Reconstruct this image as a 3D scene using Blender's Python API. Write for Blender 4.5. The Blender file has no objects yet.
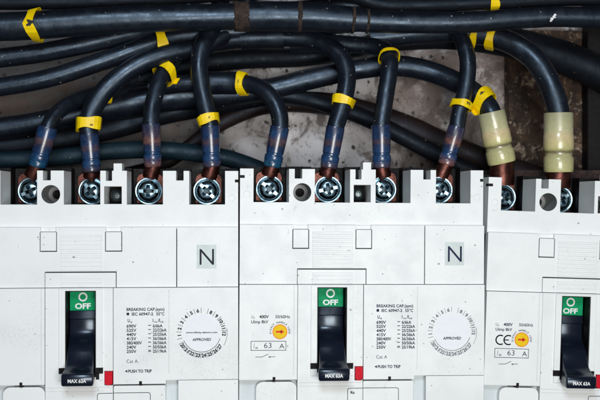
import bpy, bmesh, math, random
from mathutils import Vector, Matrix
random.seed(7)
S = 0.0005                       # metres per drawing unit (about 0.5 mm)
D = 1000.0                       # camera distance from the face of the breakers, in units
CX, CY = 230.0, 200.0
YAW = math.radians(4)
sc = bpy.context.scene
col = sc.collection

# ---------------------------------------------------------------- placing
def at(px, py, z=0.0):
    """point (X, Y, z) in units standing z in front of the breaker faces, seen at px, py of the photograph"""
    a, b = (px - 300) / 1000.0, (py - 200) / 1000.0
    dx = math.cos(YAW) * a + math.sin(YAW)
    dd = math.cos(YAW) - a * math.sin(YAW)
    k = (D - z) / dd
    return (CX + dx * k, CY + b * k, z)
def B(p):
    """units -> Blender metres (world)"""
    return Vector(((p[0] - 300) * S, -p[2] * S, (200 - p[1]) * S))
def L(u, v, z):
    """breaker-local units -> metres"""
    return Vector((u * S, -z * S, -v * S))

# ---------------------------------------------------------------- materials
def nodes_of(name):
    m = bpy.data.materials.new(name); m.use_nodes = True
    nt = m.node_tree
    return m, nt, nt.nodes['Principled BSDF']
def N(nt, kind, **kw):
    n = nt.nodes.new(kind)
    for k, v in kw.items():
        if k in n.inputs.keys(): n.inputs[k].default_value = v
        else: setattr(n, k, v)
    return n
def mixc(nt, fac, a, b):
    m = nt.nodes.new('ShaderNodeMix'); m.data_type = 'RGBA'
    if isinstance(fac, float): m.inputs[0].default_value = fac
    else: nt.links.new(fac, m.inputs[0])
    for i, x in ((6, a), (7, b)):
        if isinstance(x, tuple): m.inputs[i].default_value = x if len(x) == 4 else x + (1,)
        else: nt.links.new(x, m.inputs[i])
    return m.outputs[2]
def math_(nt, op, a, b=None):
    m = nt.nodes.new('ShaderNodeMath'); m.operation = op
    for i, x in ((0, a), (1, b)):
        if x is None: continue
        if isinstance(x, (int, float)): m.inputs[i].default_value = x
        else: nt.links.new(x, m.inputs[i])
    return m.outputs[0]
def coords(nt):
    """object coordinates shifted by a random amount per object, so copies do not share their dirt"""
    tc = N(nt, 'ShaderNodeTexCoord'); oi = N(nt, 'ShaderNodeObjectInfo')
    r = nt.nodes.new('ShaderNodeVectorMath'); r.operation = 'ADD'
    c = nt.nodes.new('ShaderNodeCombineXYZ')
    nt.links.new(oi.outputs['Random'], c.inputs[0]); nt.links.new(oi.outputs['Random'], c.inputs[1]); nt.links.new(oi.outputs['Random'], c.inputs[2])
    nt.links.new(tc.outputs['Object'], r.inputs[0]); nt.links.new(c.outputs[0], r.inputs[1])
    return r.outputs[0]
def noise(nt, vec, scale, detail=4, rough=0.6, dist=0.0):
    n = N(nt, 'ShaderNodeTexNoise'); n.inputs['Scale'].default_value = scale; n.inputs['Detail'].default_value = detail
    n.inputs['Roughness'].default_value = rough; n.inputs['Distortion'].default_value = dist
    nt.links.new(vec, n.inputs['Vector']); return n.outputs['Fac']
def ramp(nt, fac, a, b, lo=0.0, hi=1.0):
    n = nt.nodes.new('ShaderNodeMapRange'); n.clamp = True; n.interpolation_type = 'SMOOTHSTEP'
    nt.links.new(fac, n.inputs[0])
    for i, x in zip((1, 2, 3, 4), (a, b, lo, hi)): n.inputs[i].default_value = x
    return n.outputs[0]
def specks(nt, vec, scale, rad, keep):
    """scattered small irregular specks: 0..1"""
    v = N(nt, 'ShaderNodeTexVoronoi'); v.inputs['Scale'].default_value = scale
    nt.links.new(vec, v.inputs['Vector'])
    nz = noise(nt, vec, scale * 3, 3)
    d = math_(nt, 'ADD', v.outputs['Distance'], math_(nt, 'MULTIPLY', math_(nt, 'SUBTRACT', nz, 0.5), rad * 2.2))
    sx = nt.nodes.new('ShaderNodeSeparateColor'); nt.links.new(v.outputs['Color'], sx.inputs[0])
    size = math_(nt, 'MULTIPLY', sx.outputs[1], rad)
    near = math_(nt, 'LESS_THAN', d, size)
    gate = math_(nt, 'GREATER_THAN', sx.outputs[0], 1 - keep)
    return math_(nt, 'MULTIPLY', near, gate)
def bump(nt, h, strength, dist, normal=None):
    b = N(nt, 'ShaderNodeBump'); b.inputs['Strength'].default_value = strength; b.inputs['Distance'].default_value = dist
    nt.links.new(h, b.inputs['Height'])
    if normal is not None: nt.links.new(normal, b.inputs['Normal'])
    return b.outputs[0]

def white_plastic(name, base, tint, dirt=1.0):
    m, nt, p = nodes_of(name)
    v = coords(nt)
    blot = ramp(nt, noise(nt, v, 45, 5, 0.62), 0.42, 0.74)
    c = mixc(nt, math_(nt, 'MULTIPLY', blot, 0.45 * dirt), base, tint)
    smudge = ramp(nt, noise(nt, v, 240, 5, 0.7, 0.6), 0.63, 0.76)
    c = mixc(nt, math_(nt, 'MULTIPLY', smudge, 0.40 * dirt), c, (0.45, 0.41, 0.34))
    rub = ramp(nt, noise(nt, v, 22, 3, 0.5), 0.5, 0.75)
    c = mixc(nt, math_(nt, 'MULTIPLY', math_(nt, 'MULTIPLY', rub, ramp(nt, noise(nt, v, 1100, 4, .8), .52, .66)), 0.34 * dirt), c, (0.36, 0.33, 0.28))
    # long faint scuffs
    mp = N(nt, 'ShaderNodeMapping'); mp.inputs['Scale'].default_value = (1, 1, 0.16); mp.inputs['Rotation'].default_value = (0, 0.35, 0); nt.links.new(v, mp.inputs['Vector'])
    sc_ = math_(nt, 'MULTIPLY', ramp(nt, noise(nt, mp.outputs[0], 900, 3, .6), .64, .72), ramp(nt, noise(nt, v, 60, 3), .5, .68))
    c = mixc(nt, math_(nt, 'MULTIPLY', sc_, 0.40 * dirt), c, (0.42, 0.42, 0.40))
    c = mixc(nt, math_(nt, 'MULTIPLY', specks(nt, v, 150, 0.10, 0.30), 0.62), c, (0.10, 0.09, 0.08))
    c = mixc(nt, math_(nt, 'MULTIPLY', specks(nt, v, 230, 0.12, 0.14), 0.55), c, (0.16, 0.10, 0.06))
    c = mixc(nt, math_(nt, 'MULTIPLY', specks(nt, v, 400, 0.16, 0.16), 0.55), c, (0.15, 0.13, 0.10))
    nt.links.new(c, p.inputs['Base Color'])
    r = ramp(nt, noise(nt, v, 90, 4), 0.3, 0.7, 0.36, 0.52); nt.links.new(r, p.inputs['Roughness'])
    bv = N(nt, 'ShaderNodeBevel'); bv.samples = 4; bv.inputs['Radius'].default_value = 0.6 * S
    nt.links.new(bump(nt, noise(nt, v, 2600, 3), 0.10, 0.00012, bv.outputs[0]), p.inputs['Normal'])
    p.inputs['Specular IOR Level'].default_value = 0.22
    return m
def dark_rubber(name, base, tint, rough=0.42, dust=1.0, spec=0.5):
    m, nt, p = nodes_of(name)
    v = coords(nt)
    d1 = ramp(nt, noise(nt, v, 70, 6, 0.65), 0.45, 0.8)
    c = mixc(nt, math_(nt, 'MULTIPLY', d1, 0.55), base, tint)
    d2 = ramp(nt, noise(nt, v, 800, 5, 0.75), 0.58, 0.74)
    c = mixc(nt, math_(nt, 'MULTIPLY', d2, 0.26 * dust), c, (0.14, 0.10, 0.075))
    c = mixc(nt, math_(nt, 'MULTIPLY', specks(nt, v, 260, 0.11, 0.20 * dust), 0.6), c, (0.30, 0.24, 0.19))
    c = mixc(nt, math_(nt, 'MULTIPLY', specks(nt, v, 480, 0.17, 0.10 * dust), 0.8), c, (0.55, 0.50, 0.42))
    nt.links.new(c, p.inputs['Base Color'])
    r = ramp(nt, noise(nt, v, 130, 6, 0.7), 0.25, 0.75, rough - 0.08, rough + 0.20); nt.links.new(r, p.inputs['Roughness'])
    nt.links.new(bump(nt, noise(nt, v, 500, 6, 0.7), 0.28, 0.0003), p.inputs['Normal'])
    p.inputs['Specular IOR Level'].default_value = spec; p.inputs['Specular Tint'].default_value = (0.62, 0.80, 1.0, 1)  # blue of the highlights is put into the specular tint
    return m
def simple(name, c, rough=0.5, metal=0.0, var=0.15, spec=0.5, bs=900, bstr=0.15):
    m, nt, p = nodes_of(name)
    v = coords(nt)
    f = ramp(nt, noise(nt, v, 300, 5), 0.3, 0.75)
    dk = tuple(x * (1 - var * 2.2) for x in c)
    nt.links.new(mixc(nt, f, c, dk), p.inputs['Base Color'])
    nt.links.new(ramp(nt, noise(nt, v, 500, 4), 0.3, 0.7, max(rough - .08, .03), rough + .1), p.inputs['Roughness'])
    p.inputs['Metallic'].default_value = metal; p.inputs['Specular IOR Level'].default_value = spec
    nt.links.new(bump(nt, noise(nt, v, bs, 4), bstr, 0.0002), p.inputs['Normal'])
    return m

M = {}
M['white'] = white_plastic('white_plastic', (0.815, 0.83, 0.82), (0.70, 0.73, 0.71))
M['bore_shade'] = white_plastic('shaded_bore', (0.30, 0.31, 0.31), (0.16, 0.16, 0.16), 1.5)  # darker copy of the plastic, painting the shade inside the bore
M['cream'] = white_plastic('aged_plastic', (0.81, 0.81, 0.77), (0.74, 0.74, 0.68), 1.0)
M['grey_well'] = white_plastic('grey_plastic', (0.62, 0.67, 0.68), (0.5, 0.55, 0.55), 1.2)
M['black'] = simple('black_phenolic', (0.0045, 0.0035, 0.004), 0.6, spec=0.2)
m, nt, p = nodes_of('toggle_plastic'); v = coords(nt)
p.inputs['Base Color'].default_value = (0.006, 0.009, 0.018, 1)
nt.links.new(ramp(nt, noise(nt, v, 120, 3), 0.3, 0.7, 0.20, 0.30), p.inputs['Roughness'])
p.inputs['Specular IOR Level'].default_value = 0.55; p.inputs['Specular Tint'].default_value = (0.75, 0.88, 1, 1)
M['navy'] = m
M['green'] = simple('green_plate', (0.0, 0.30, 0.11), 0.55, var=0.05, spec=0.12)
M['red'] = simple('red_plastic', (0.66, 0.003, 0.02), 0.5, var=0.08, spec=0.15)
M['ink'] = simple('printing_ink', (0.03, 0.033, 0.045), 0.6, var=0.1, spec=0.1)
M['ink_blue'] = simple('navy_ink', (0.025, 0.03, 0.07), 0.6, var=0.1, spec=0.1)
M['ink_faded'] = simple('faded_ink', (0.20, 0.21, 0.25), 0.6, var=0.2)
M['white_ink'] = simple('white_ink', (0.8, 0.8, 0.8), 0.5, var=0.03)
M['yellow_dot'] = simple('yellow_sticker', (0.85, 0.56, 0.01), 0.5, var=0.03, spec=0.12)
M['orange'] = simple('orange_ring', (0.80, 0.22, 0.02), 0.5, var=0.03, spec=0.12)
M['red_ink'] = simple('red_ink', (0.75, 0.05, 0.02), 0.5, var=0.03, spec=0.12)
M['sticker'] = simple('clear_sticker', (0.66, 0.72, 0.70), 0.5, var=0.05, bstr=0.03, spec=0.1)
M['dial'] = simple('dial_sticker', (0.835, 0.855, 0.885), 0.6, var=0.015, bstr=0.03, spec=0.1)
M['zinc'] = simple('zinc_screw', (0.40, 0.58, 0.68), 0.25, 1.0, var=0.30, bs=1500, bstr=0.12)
M['recess'] = simple('dark_recess', (0.05, 0.075, 0.09), 0.4, 0.8, var=0.3)  # deep faces of the screw cross are darkened by colour
M['zinc_dull'] = simple('dull_screw', (0.12, 0.15, 0.15), 0.35, 1.0, var=0.25)
M['copper'] = simple('tarnished_copper', (0.115, 0.038, 0.028), 0.34, 0.8, var=0.3, bs=1400, bstr=0.5)
M['cable'] = dark_rubber('black_insulation', (0.0050, 0.0065, 0.011), (0.009, 0.011, 0.016), 0.33, 1.0, 0.8)
M['cable_dark'] = dark_rubber('dark_insulation', (0.0045, 0.005, 0.007), (0.008, 0.009, 0.011), 0.48, 0.6, 0.3)
M['cable_brown'] = dark_rubber('brown_insulation', (0.014, 0.0075, 0.006), (0.022, 0.012, 0.009), 0.5, 0.8, 0.3)
M['cable_teal'] = dark_rubber('teal_insulation', (0.002, 0.011, 0.017), (0.003, 0.018, 0.024), 0.55, 0.5)
M['grime'] = simple('crusted_grime', (0.048, 0.027, 0.018), 0.85, var=0.4, bs=900, bstr=1.0)

# yellow marker plastic
m, nt, p = nodes_of('yellow_marker'); v = coords(nt)
c = mixc(nt, ramp(nt, noise(nt, v, 350, 4), 0.35, 0.75), (0.95, 0.68, 0.0), (0.86, 0.55, 0.0))
c = mixc(nt, math_(nt, 'MULTIPLY', ramp(nt, noise(nt, v, 1300, 5, 0.7), 0.60, 0.70), 0.75), c, (0.10, 0.06, 0.01))
nt.links.new(c, p.inputs['Base Color']); p.inputs['Roughness'].default_value = 0.42
M['yellow'] = m
# blue translucent crimp sleeves over copper: colour bands belong to the sleeve (attribute t runs along it)
def sleeve_mat(name, cols, noise_mix):
    m, nt, p = nodes_of(name); v = coords(nt)
    at_ = N(nt, 'ShaderNodeAttribute'); at_.attribute_name = 't'
    wob = math_(nt, 'ADD', at_.outputs['Fac'], math_(nt, 'MULTIPLY', math_(nt, 'SUBTRACT', noise(nt, v, 420, 5, .7), 0.5), noise_mix))
    cr = nt.nodes.new('ShaderNodeValToRGB'); e = cr.color_ramp.elements
    e[0].position = cols[0][0]; e[0].color = cols[0][1] + (1,)
    e[1].position = cols[-1][0]; e[1].color = cols[-1][1] + (1,)
    for pos, cc in cols[1:-1]:
        x = e.new(pos); x.color = cc + (1,)
    nt.links.new(wob, cr.inputs[0])
    c = mixc(nt, math_(nt, 'MULTIPLY', ramp(nt, noise(nt, v, 330, 6, .75, 1.0), 0.42, 0.66), 0.70 if noise_mix > .2 else 0.22), cr.outputs[0], tuple(x * 0.45 for x in cols[0][1]))
    if noise_mix > .2: c = mixc(nt, math_(nt, 'MULTIPLY', ramp(nt, noise(nt, v, 800, 4, .7), 0.60, 0.72), 0.5), c, (0.12, 0.19, 0.32))
    nt.links.new(c, p.inputs['Base Color'])
    p.inputs['Roughness'].default_value = 0.30; p.inputs['Coat Weight'].default_value = 0.6; p.inputs['Coat Roughness'].default_value = 0.12
    nt.links.new(bump(nt, noise(nt, v, 1100, 4, .6), 0.35, 0.0003), p.inputs['Normal'])
    return m
BL = (0.012, 0.055, 0.150); BD = (0.014, 0.026, 0.070); CO = (0.11, 0.060, 0.055); TE = (0.014, 0.095, 0.17)
M['blue1'] = sleeve_mat('blue_sleeve', [(0, BD), (0.2, BL), (0.38, CO), (0.5, BD), (0.72, BL), (1, TE)], 0.45)
M['blue2'] = sleeve_mat('violet_sleeve', [(0, (0.016, 0.028, 0.075)), (0.28, (0.012, 0.040, 0.11)), (0.40, (0.10, 0.056, 0.060)), (0.48, (0.020, 0.042, 0.11)), (0.8, (0.014, 0.062, 0.16)), (1, (0.08, 0.05, 0.065))], 0.35)
M['blue3'] = sleeve_mat('copper_show_sleeve', [(0, (0.020, 0.028, 0.075)), (0.25, (0.06, 0.045, 0.075)), (0.42, (0.22, 0.095, 0.065)), (0.52, BD), (0.75, BL), (1, (0.24, 0.10, 0.075))], 0.35)
M['yell'] = sleeve_mat('yellow_sleeve', [(0, (0.36, 0.35, 0.21)), (0.30, (0.54, 0.51, 0.29)), (0.40, (0.66, 0.53, 0.30)), (0.56, (0.62, 0.55, 0.26)), (0.62, (0.50, 0.47, 0.20)), (0.665, (0.16, 0.12, 0.07)), (0.71, (0.46, 0.43, 0.22)), (1, (0.55, 0.52, 0.24))], 0.05)
# back plate: galvanised, stained
m, nt, p = nodes_of('stained_metal'); tc = N(nt, 'ShaderNodeTexCoord'); v = tc.outputs['Object']
f1 = ramp(nt, noise(nt, v, 16, 6, 0.6), 0.38, 0.66)
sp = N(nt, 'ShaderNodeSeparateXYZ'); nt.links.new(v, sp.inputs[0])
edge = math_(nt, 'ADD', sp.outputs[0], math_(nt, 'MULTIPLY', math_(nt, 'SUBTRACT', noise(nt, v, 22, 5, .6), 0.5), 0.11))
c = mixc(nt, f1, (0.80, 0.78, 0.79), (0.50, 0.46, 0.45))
grim = ramp(nt, edge, -0.052, 0.010, 1.0, 0.0)      # left of the plate darkened in colour, standing in for shade
c = mixc(nt, math_(nt, 'MULTIPLY', grim, 0.92), c, (0.045, 0.040, 0.036))  # dark colour standing in for shade on the left of the plate
rust = math_(nt, 'MULTIPLY', ramp(nt, edge, 0.058, 0.092), ramp(nt, noise(nt, v, 45, 5, .7), .34, .52))
c = mixc(nt, math_(nt, 'MULTIPLY', rust, 0.8), c, (0.15, 0.095, 0.07))
f2 = ramp(nt, noise(nt, v, 60, 6, 0.72, 0.8), 0.48, 0.61)
c = mixc(nt, math_(nt, 'MULTIPLY', f2, 0.90), c, (0.095, 0.062, 0.048))
f3 = ramp(nt, noise(nt, v, 190, 5, 0.7, 0.4), 0.60, 0.68)
c = mixc(nt, math_(nt, 'MULTIPLY', f3, 0.8), c, (0.045, 0.03, 0.025))
c = mixc(nt, specks(nt, v, 150, 0.28, 0.60), c, (0.012, 0.009, 0.008))
c = mixc(nt, math_(nt, 'MULTIPLY', specks(nt, v, 260, 0.30, 0.35), .8), c, (0.03, 0.022, 0.02))
nt.links.new(c, p.inputs['Base Color']); p.inputs['Roughness'].default_value = 0.5; p.inputs['Metallic'].default_value = 0.0
nt.links.new(bump(nt, noise(nt, v, 250, 6, .7), 0.4, 0.0006), p.inputs['Normal'])
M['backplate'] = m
m, nt, p = nodes_of('rotten_board'); tc = N(nt, 'ShaderNodeTexCoord'); v = tc.outputs['Object']
c = mixc(nt, ramp(nt, noise(nt, v, 40, 6, 0.7, .5), 0.40, 0.66), (0.022, 0.013, 0.010), (0.11, 0.060, 0.032))
c = mixc(nt, ramp(nt, noise(nt, v, 150, 6, 0.8, .8), 0.54, 0.64), c, (0.42, 0.31, 0.22))
nt.links.new(c, p.inputs['Base Color']); p.inputs['Roughness'].default_value = 0.8
nt.links.new(bump(nt, noise(nt, v, 200, 6, .8), 1.0, 0.002), p.inputs['Normal'])
M['board'] = m
M['post'] = simple('black_paint', (0.006, 0.005, 0.005), 0.6, spec=0.2)
M['rail'] = simple('rusty_rail', (0.060, 0.026, 0.020), 0.7, var=0.4, bs=500, bstr=0.9)

# ---------------------------------------------------------------- mesh helpers
def link(o): col.objects.link(o); return o
def mesh_from(bm, name, smooth=None):
    me = bpy.data.meshes.new(name)
    bm.to_mesh(me); bm.free()
    if smooth is not None:
        for f in me.polygons: f.use_smooth = True
        me.set_sharp_from_angle(angle=math.radians(smooth))
    return me
def part(name, me, mat, parent=None, label=None):
    if isinstance(me, bmesh.types.BMesh): me = mesh_from(me, name)
    if not me.materials: me.materials.append(M[mat])
    o = link(bpy.data.objects.new(name, me))
    if parent is not None: o.parent = parent
    if label: o['label'] = label
    return o
def thing(name, label, cat, loc=(0, 0, 0), rot=0.0, group=None):
    o = link(bpy.data.objects.new(name, None)); o.location = loc; o.rotation_euler = (0, rot, 0)
    o.empty_display_size = 0.005
    o['label'] = label; o['category'] = cat
    if group: o['group'] = group
    return o
def box(bm, u0, u1, v0, v1, z0, z1, f=L):
    vs = [bm.verts.new(f(u, v, z)) for z in (z0, z1) for v in (v0, v1) for u in (u0, u1)]
    for q in ((0, 1, 3, 2), (4, 6, 7, 5), (0, 4, 5, 1), (2, 3, 7, 6), (0, 2, 6, 4), (1, 5, 7, 3)):
        bm.faces.new([vs[i] for i in q])
    bmesh.ops.recalc_face_normals(bm, faces=bm.faces)
def cyl(bm, u, v, r0, z0, r1, z1, n=40, f=L):
    a = [bm.verts.new(f(u + r0 * math.cos(2 * math.pi * i / n), v + r0 * math.sin(2 * math.pi * i / n), z0)) for i in range(n)]
    b = [bm.verts.new(f(u + r1 * math.cos(2 * math.pi * i / n), v + r1 * math.sin(2 * math.pi * i / n), z1)) for i in range(n)]
    for i in range(n):
        bm.faces.new((a[i], a[(i + 1) % n], b[(i + 1) % n], b[i]))
    bm.faces.new(a[::-1]); bm.faces.new(b)
    bmesh.ops.recalc_face_normals(bm, faces=bm.faces)
def cut(base, cutters, name, union=None, smooth=None):
    """base bmesh minus every cutter (list of bmesh), solved exactly"""
    me = mesh_from(base, name); o = link(bpy.data.objects.new('tmp', me)); tmp = [o]
    for op, lst in (('UNION', union or []), ('DIFFERENCE', cutters)):
        for c in lst:
            co = link(bpy.data.objects.new('tmpc', mesh_from(c, 'c'))); tmp.append(co)
            md = o.modifiers.new('b', 'BOOLEAN'); md.operation = op; md.object = co; md.solver = 'EXACT'
    dg = bpy.context.evaluated_depsgraph_get()
    res = bpy.data.meshes.new_from_object(o.evaluated_get(dg), depsgraph=dg)
    for t in tmp:
        d = t.data; bpy.data.objects.remove(t); bpy.data.meshes.remove(d)
    res.name = name
    res.materials.clear()
    if smooth is not None:
        for f in res.polygons: f.use_smooth = True
        res.set_sharp_from_angle(angle=math.radians(smooth))
    return res
def boxes(*args):
    """one bmesh per box"""
    out = []
    for a in args:
        b = bmesh.new(); box(b, *a); out.append(b)
    return out
def text(bm, s, u, v, h, w=None, z=0.0, bold=0.0, align='C', rot=0.0, shear=0.0):
    """flat lettering; h = cap height, (u, v) = centre (or left/right edge) of the word"""
    cu = bpy.data.curves.new('t', 'FONT'); cu.body = s; cu.size = 1; cu.align_x = 'LEFT'; cu.offset = bold; cu.shear = shear
    cu.resolution_u = 3
    o = link(bpy.data.objects.new('t', cu)); dg = bpy.context.evaluated_depsgraph_get()
    me = bpy.data.meshes.new_from_object(o.evaluated_get(dg), depsgraph=dg)
    bpy.data.objects.remove(o); bpy.data.curves.remove(cu)
    xs = [p.co.x for p in me.vertices]
    x0, x1 = min(xs), max(xs)
    k = h / 0.70
    kx = k if w is None else w / (x1 - x0)
    off = {'C': (x0 + x1) / 2, 'L': x0, 'R': x1}[align]
    cr, sr = math.cos(rot), math.sin(rot)
    vs = []
    for p in me.vertices:
        a = (p.co.x - off) * kx; b = p.co.y * k - h / 2
        a, b = a * cr - b * sr, a * sr + b * cr
        vs.append(bm.verts.new(L(u + a, v - b, z)))
    for f in me.polygons:
        try: bm.faces.new([vs[i] for i in f.vertices])
        except ValueError: pass
    bpy.data.meshes.remove(me)
def strip(bm, pts, w, z):
    """flat printed line through (u, v) points"""
    for (a, b) in zip(pts, pts[1:]):
        dx, dy = b[0] - a[0], b[1] - a[1]; l = math.hypot(dx, dy)
        nx, ny = -dy / l * w / 2, dx / l * w / 2
        ex, ey = dx / l * w * .3, dy / l * w * .3
        q = [(a[0] - ex + nx, a[1] - ey + ny), (a[0] - ex - nx, a[1] - ey - ny), (b[0] + ex - nx, b[1] + ey - ny), (b[0] + ex + nx, b[1] + ey + ny)]
        f = bm.faces.new([bm.verts.new(L(x, y, z)) for x, y in q])
        f.normal_update()
        if f.normal.y > 0: f.normal_flip()
def arc(cx, cy, r, a0, a1, n=24):
    return [(cx + r * math.cos(math.radians(a0 + (a1 - a0) * i / n)), cy - r * math.sin(math.radians(a0 + (a1 - a0) * i / n))) for i in range(n + 1)]
def disc(bm, cx, cy, r, z0, z1): cyl(bm, cx, cy, r, z0, r, z1, 48)

# ---------------------------------------------------------------- tubes
def catmull(P, n=8):
    P = [Vector(p) for p in P]
    Q = [P[0] * 2 - P[1]] + P + [P[-1] * 2 - P[-2]]
    out = []
    for i in range(1, len(Q) - 2):
        p0, p1, p2, p3 = Q[i - 1:i + 3]
        for k in range(n):
            t = k / n
            out.append(0.5 * ((2 * p1) + (p2 - p0) * t + (2 * p0 - 5 * p1 + 4 * p2 - p3) * t * t + (3 * p1 - p0 - 3 * p2 + p3) * t ** 3))
    out.append(P[-1].copy())
    return out
def frames(pts):
    T = []
    for i in range(len(pts)):
        a = pts[max(i - 1, 0)]; b = pts[min(i + 1, len(pts) - 1)]
        T.append((b - a).normalized())
    up = Vector((0, -1, 0))
    n = (up - T[0] * up.dot(T[0])).normalized()
    Fr = []
    for t in T:
        n = (n - t * n.dot(t)).normalized()
        Fr.append((t, n, t.cross(n)))
    return Fr
def sweep(bm, pts, rad, org=Vector((0, 0, 0)), seg=28, cap=True, lay=None, tv=None, lump=0.0):
    Fr = frames(pts); rings = []; s_ = 0.0; ph = [random.random() * 6.28 for _ in range(5)]
    for i, (p, (t, n, b)) in enumerate(zip(pts, Fr)):
        ring = []
        if i: s_ += (p - pts[i - 1]).length / S
        for k in range(seg):
            a = 2 * math.pi * k / seg
            q = 1 + lump * (math.sin(2 * a + ph[0] + s_ * .011) + .8 * math.sin(5 * a + ph[1] + s_ * .017) + .6 * math.sin(s_ * .13 + ph[2] + a) + .5 * math.sin(s_ * .31 + ph[3] - 2 * a) + .35 * math.sin(9 * a + ph[4] + s_ * .02))
            vv = bm.verts.new(p - org + (n * math.cos(a) + b * math.sin(a)) * rad[i] * q)
            if lay is not None: vv[lay] = tv[i]
            ring.append(vv)
        rings.append(ring)
    for r0, r1 in zip(rings, rings[1:]):
        for k in range(seg):
            bm.faces.new((r0[k], r0[(k + 1) % seg], r1[(k + 1) % seg], r1[k]))
    if cap:
        bm.faces.new(rings[0][::-1]); bm.faces.new(rings[-1])
    bmesh.ops.recalc_face_normals(bm, faces=bm.faces)
    return rings
class Path:
    def __init__(self, pts, n=10):
        """pts: (px, py, z, r) as seen in the photograph at depth z"""
        raw = []
        for (x, y, z, r) in pts:
            w = B(at(x, y, z)); raw.append((w.x, w.y, w.z, r * (D - z) / D * S))
        s = catmull([Vector(q) for q in [tuple(r) for r in raw]], n) if False else None
        P3 = catmull([Vector(q[:3]) for q in raw], n)
        R3 = catmull([Vector((q[3], 0, 0)) for q in raw], n)
        self.p = P3; self.r = [q.x for q in R3]
        self.fr = frames(self.p)
    def near(self, px, py, z):
        w = B(at(px, py, z)); cam = B((CX, CY, D))
        d = (w - cam).normalized()
        best = min(range(len(self.p)), key=lambda i: ((self.p[i] - cam) - d * (self.p[i] - cam).dot(d)).length)
        return best
def marker(path, root, px, py, z, width, tilt=0.0, glyphs=None, slack=1.12, thick=0.9, tail=0.0, twist=0.0, chev=0.0):
    """a yellow plastic strip wrapped round a cable: closed faceted band with thickness, slightly skewed, sometimes with a loose end"""
    i = path.near(px, py, z)
    p, (t, n, b), r = path.p[i], path.fr[i], path.r[i]
    bm = bmesh.new(); seg = 22; R0 = r * slack
    w = width * S; th = thick * S
    front = Vector((0, -1, 0)); fr = (front - t * front.dot(t)).normalized(); sd = t.cross(fr)
    rng = random.Random(int(px * 7 + py))
    ph = rng.random() * 6
    fold = [0.0] * seg
    for k in range(seg):
        fold[k] = 0.045 * math.sin(4 * (2 * math.pi * k / seg) + ph * 2) + rng.uniform(-.012, .012)
    flare = rng.uniform(-.10, .14)
    rings = []
    for s, dr in ((-.5, 0), (.5, 0), (.5, th), (-.5, th)):
        ring = []
        for k in range(seg):
            a = 2 * math.pi * k / seg + twist
            wob = 1 + 0.05 * math.sin(2 * a + ph) + fold[k]
            rr = R0 * wob * (1 + s * flare) + dr
            sh = s * w * (1 + 0.16 * math.sin(3 * a + ph)) + 0.5 * S * math.sin(2 * a + ph * 3) + math.sin(a) * math.tan(tilt) * R0 + chev * S * (1 - abs(math.sin(a))) * (1 if math.cos(a) > 0 else 0)
            ring.append(bm.verts.new(p - root.location + (fr * math.cos(a) + sd * math.sin(a)) * rr + t * sh))
        rings.append(ring)
    for q in range(4):
        r0, r1 = rings[q], rings[(q + 1) % 4]
        for k in range(seg):
            bm.faces.new((r0[k], r0[(k + 1) % seg], r1[(k + 1) % seg], r1[k]))
    if tail:
        a = math.pi / 2 * (1 if tail > 0 else -1)
        o0 = p - root.location + (fr * math.cos(a) + sd * math.sin(a)) * (R0 + th * .3) + t * math.sin(a) * math.tan(tilt) * R0
        dirv = ((sd * math.sin(a)) * 0.9 + fr * 0.5).normalized(); nn = dirv.cross(t).normalized()
        vs = []
        for s1 in (0, 1):
            for s2 in (-.5, .5):
                for s3 in (-.5, .5):
                    vs.append(bm.verts.new(o0 + dirv * (abs(tail) * S * s1 - 1.2 * S * (1 - s1)) + t * (w * s2 * 0.97 + s1 * 0.8 * S) + nn * th * s3))
        for q in ((0, 1, 3, 2), (4, 6, 7, 5), (0, 4, 5, 1), (2, 3, 7, 6), (0, 2, 6, 4), (1, 5, 7, 3)):
            bm.faces.new([vs[j] for j in q])
    bmesh.ops.recalc_face_normals(bm, faces=bm.faces)
    o = part('cable_marker', mesh_from(bm, 'cable_marker', 18), 'yellow', root)
    if glyphs:
        s, gh, gx, gy, grot = glyphs
        g = bmesh.new(); text(g, s, 0, 0, gh, None, 0, bold=0.03, rot=grot)
        # wrap the flat lettering onto the band
        for vtx in g.verts:
            x, y = vtx.co.x, vtx.co.z       # metres; x right, z up
            right = Vector((1, 0, 0)); upv = Vector((0, 0, 1))
            off = right * (x + gx * S) + upv * (y + gy * S)
            along = off.dot(t); across = off.dot(sd)
            a = across / R0; rr = R0 * 1.12 + th + 0.15 * S
            vtx.co = p - root.location + (fr * math.cos(a) + sd * math.sin(a)) * rr + t * along
        part('printed_mark', g, 'ink', o)
    return o
def tube_part(name, path, root, mat, smooth=40, i0=0, i1=None, grow=1.0, seg=44, extra=0.0):
    i1 = len(path.p) if i1 is None else i1
    bm = bmesh.new()
    sweep(bm, path.p[i0:i1], [r * grow + extra * S for r in path.r[i0:i1]], root.location, seg, lump=0.010)
    return part(name, mesh_from(bm, name, smooth), mat, root)
def sleeve(name, root, a, b, r, mat, prof):
    """lathe-like sleeve from a to b (world m); prof: (t, radius factor)"""
    bm = bmesh.new(); lay = bm.verts.layers.float.new('t')
    pts = [a.lerp(b, t) for t, _ in prof]
    sweep(bm, pts, [r * S * f for _, f in prof], root.location, 32, lay=lay, tv=[t for t, _ in prof])
    return part(name, mesh_from(bm, name, 30), mat, root)
BLUE_PROF = [(0, 0.93), (0.0, 1.02), (0.03, 1.05), (0.30, 1.03), (0.55, 0.99), (0.64, 0.97), (0.66, 0.90), (0.69, 0.90), (0.71, 1.0), (0.74, 1.03), (0.84, 1.02), (0.86, 0.97), (0.88, 1.0), (0.97, 0.96), (1.0, 0.86)]
YEL_PROF = [(0, 0.90), (0.0, 0.99), (0.03, 1.0), (0.30, 1.0), (0.36, 1.0), (0.38, 1.03), (0.60, 1.04), (0.63, 1.01), (0.66, 0.93), (0.70, 0.95), (0.72, 0.92), (0.76, 1.0), (0.80, 1.03), (0.96, 1.02), (1.0, 0.97), (1.0, 0.85)]

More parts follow.
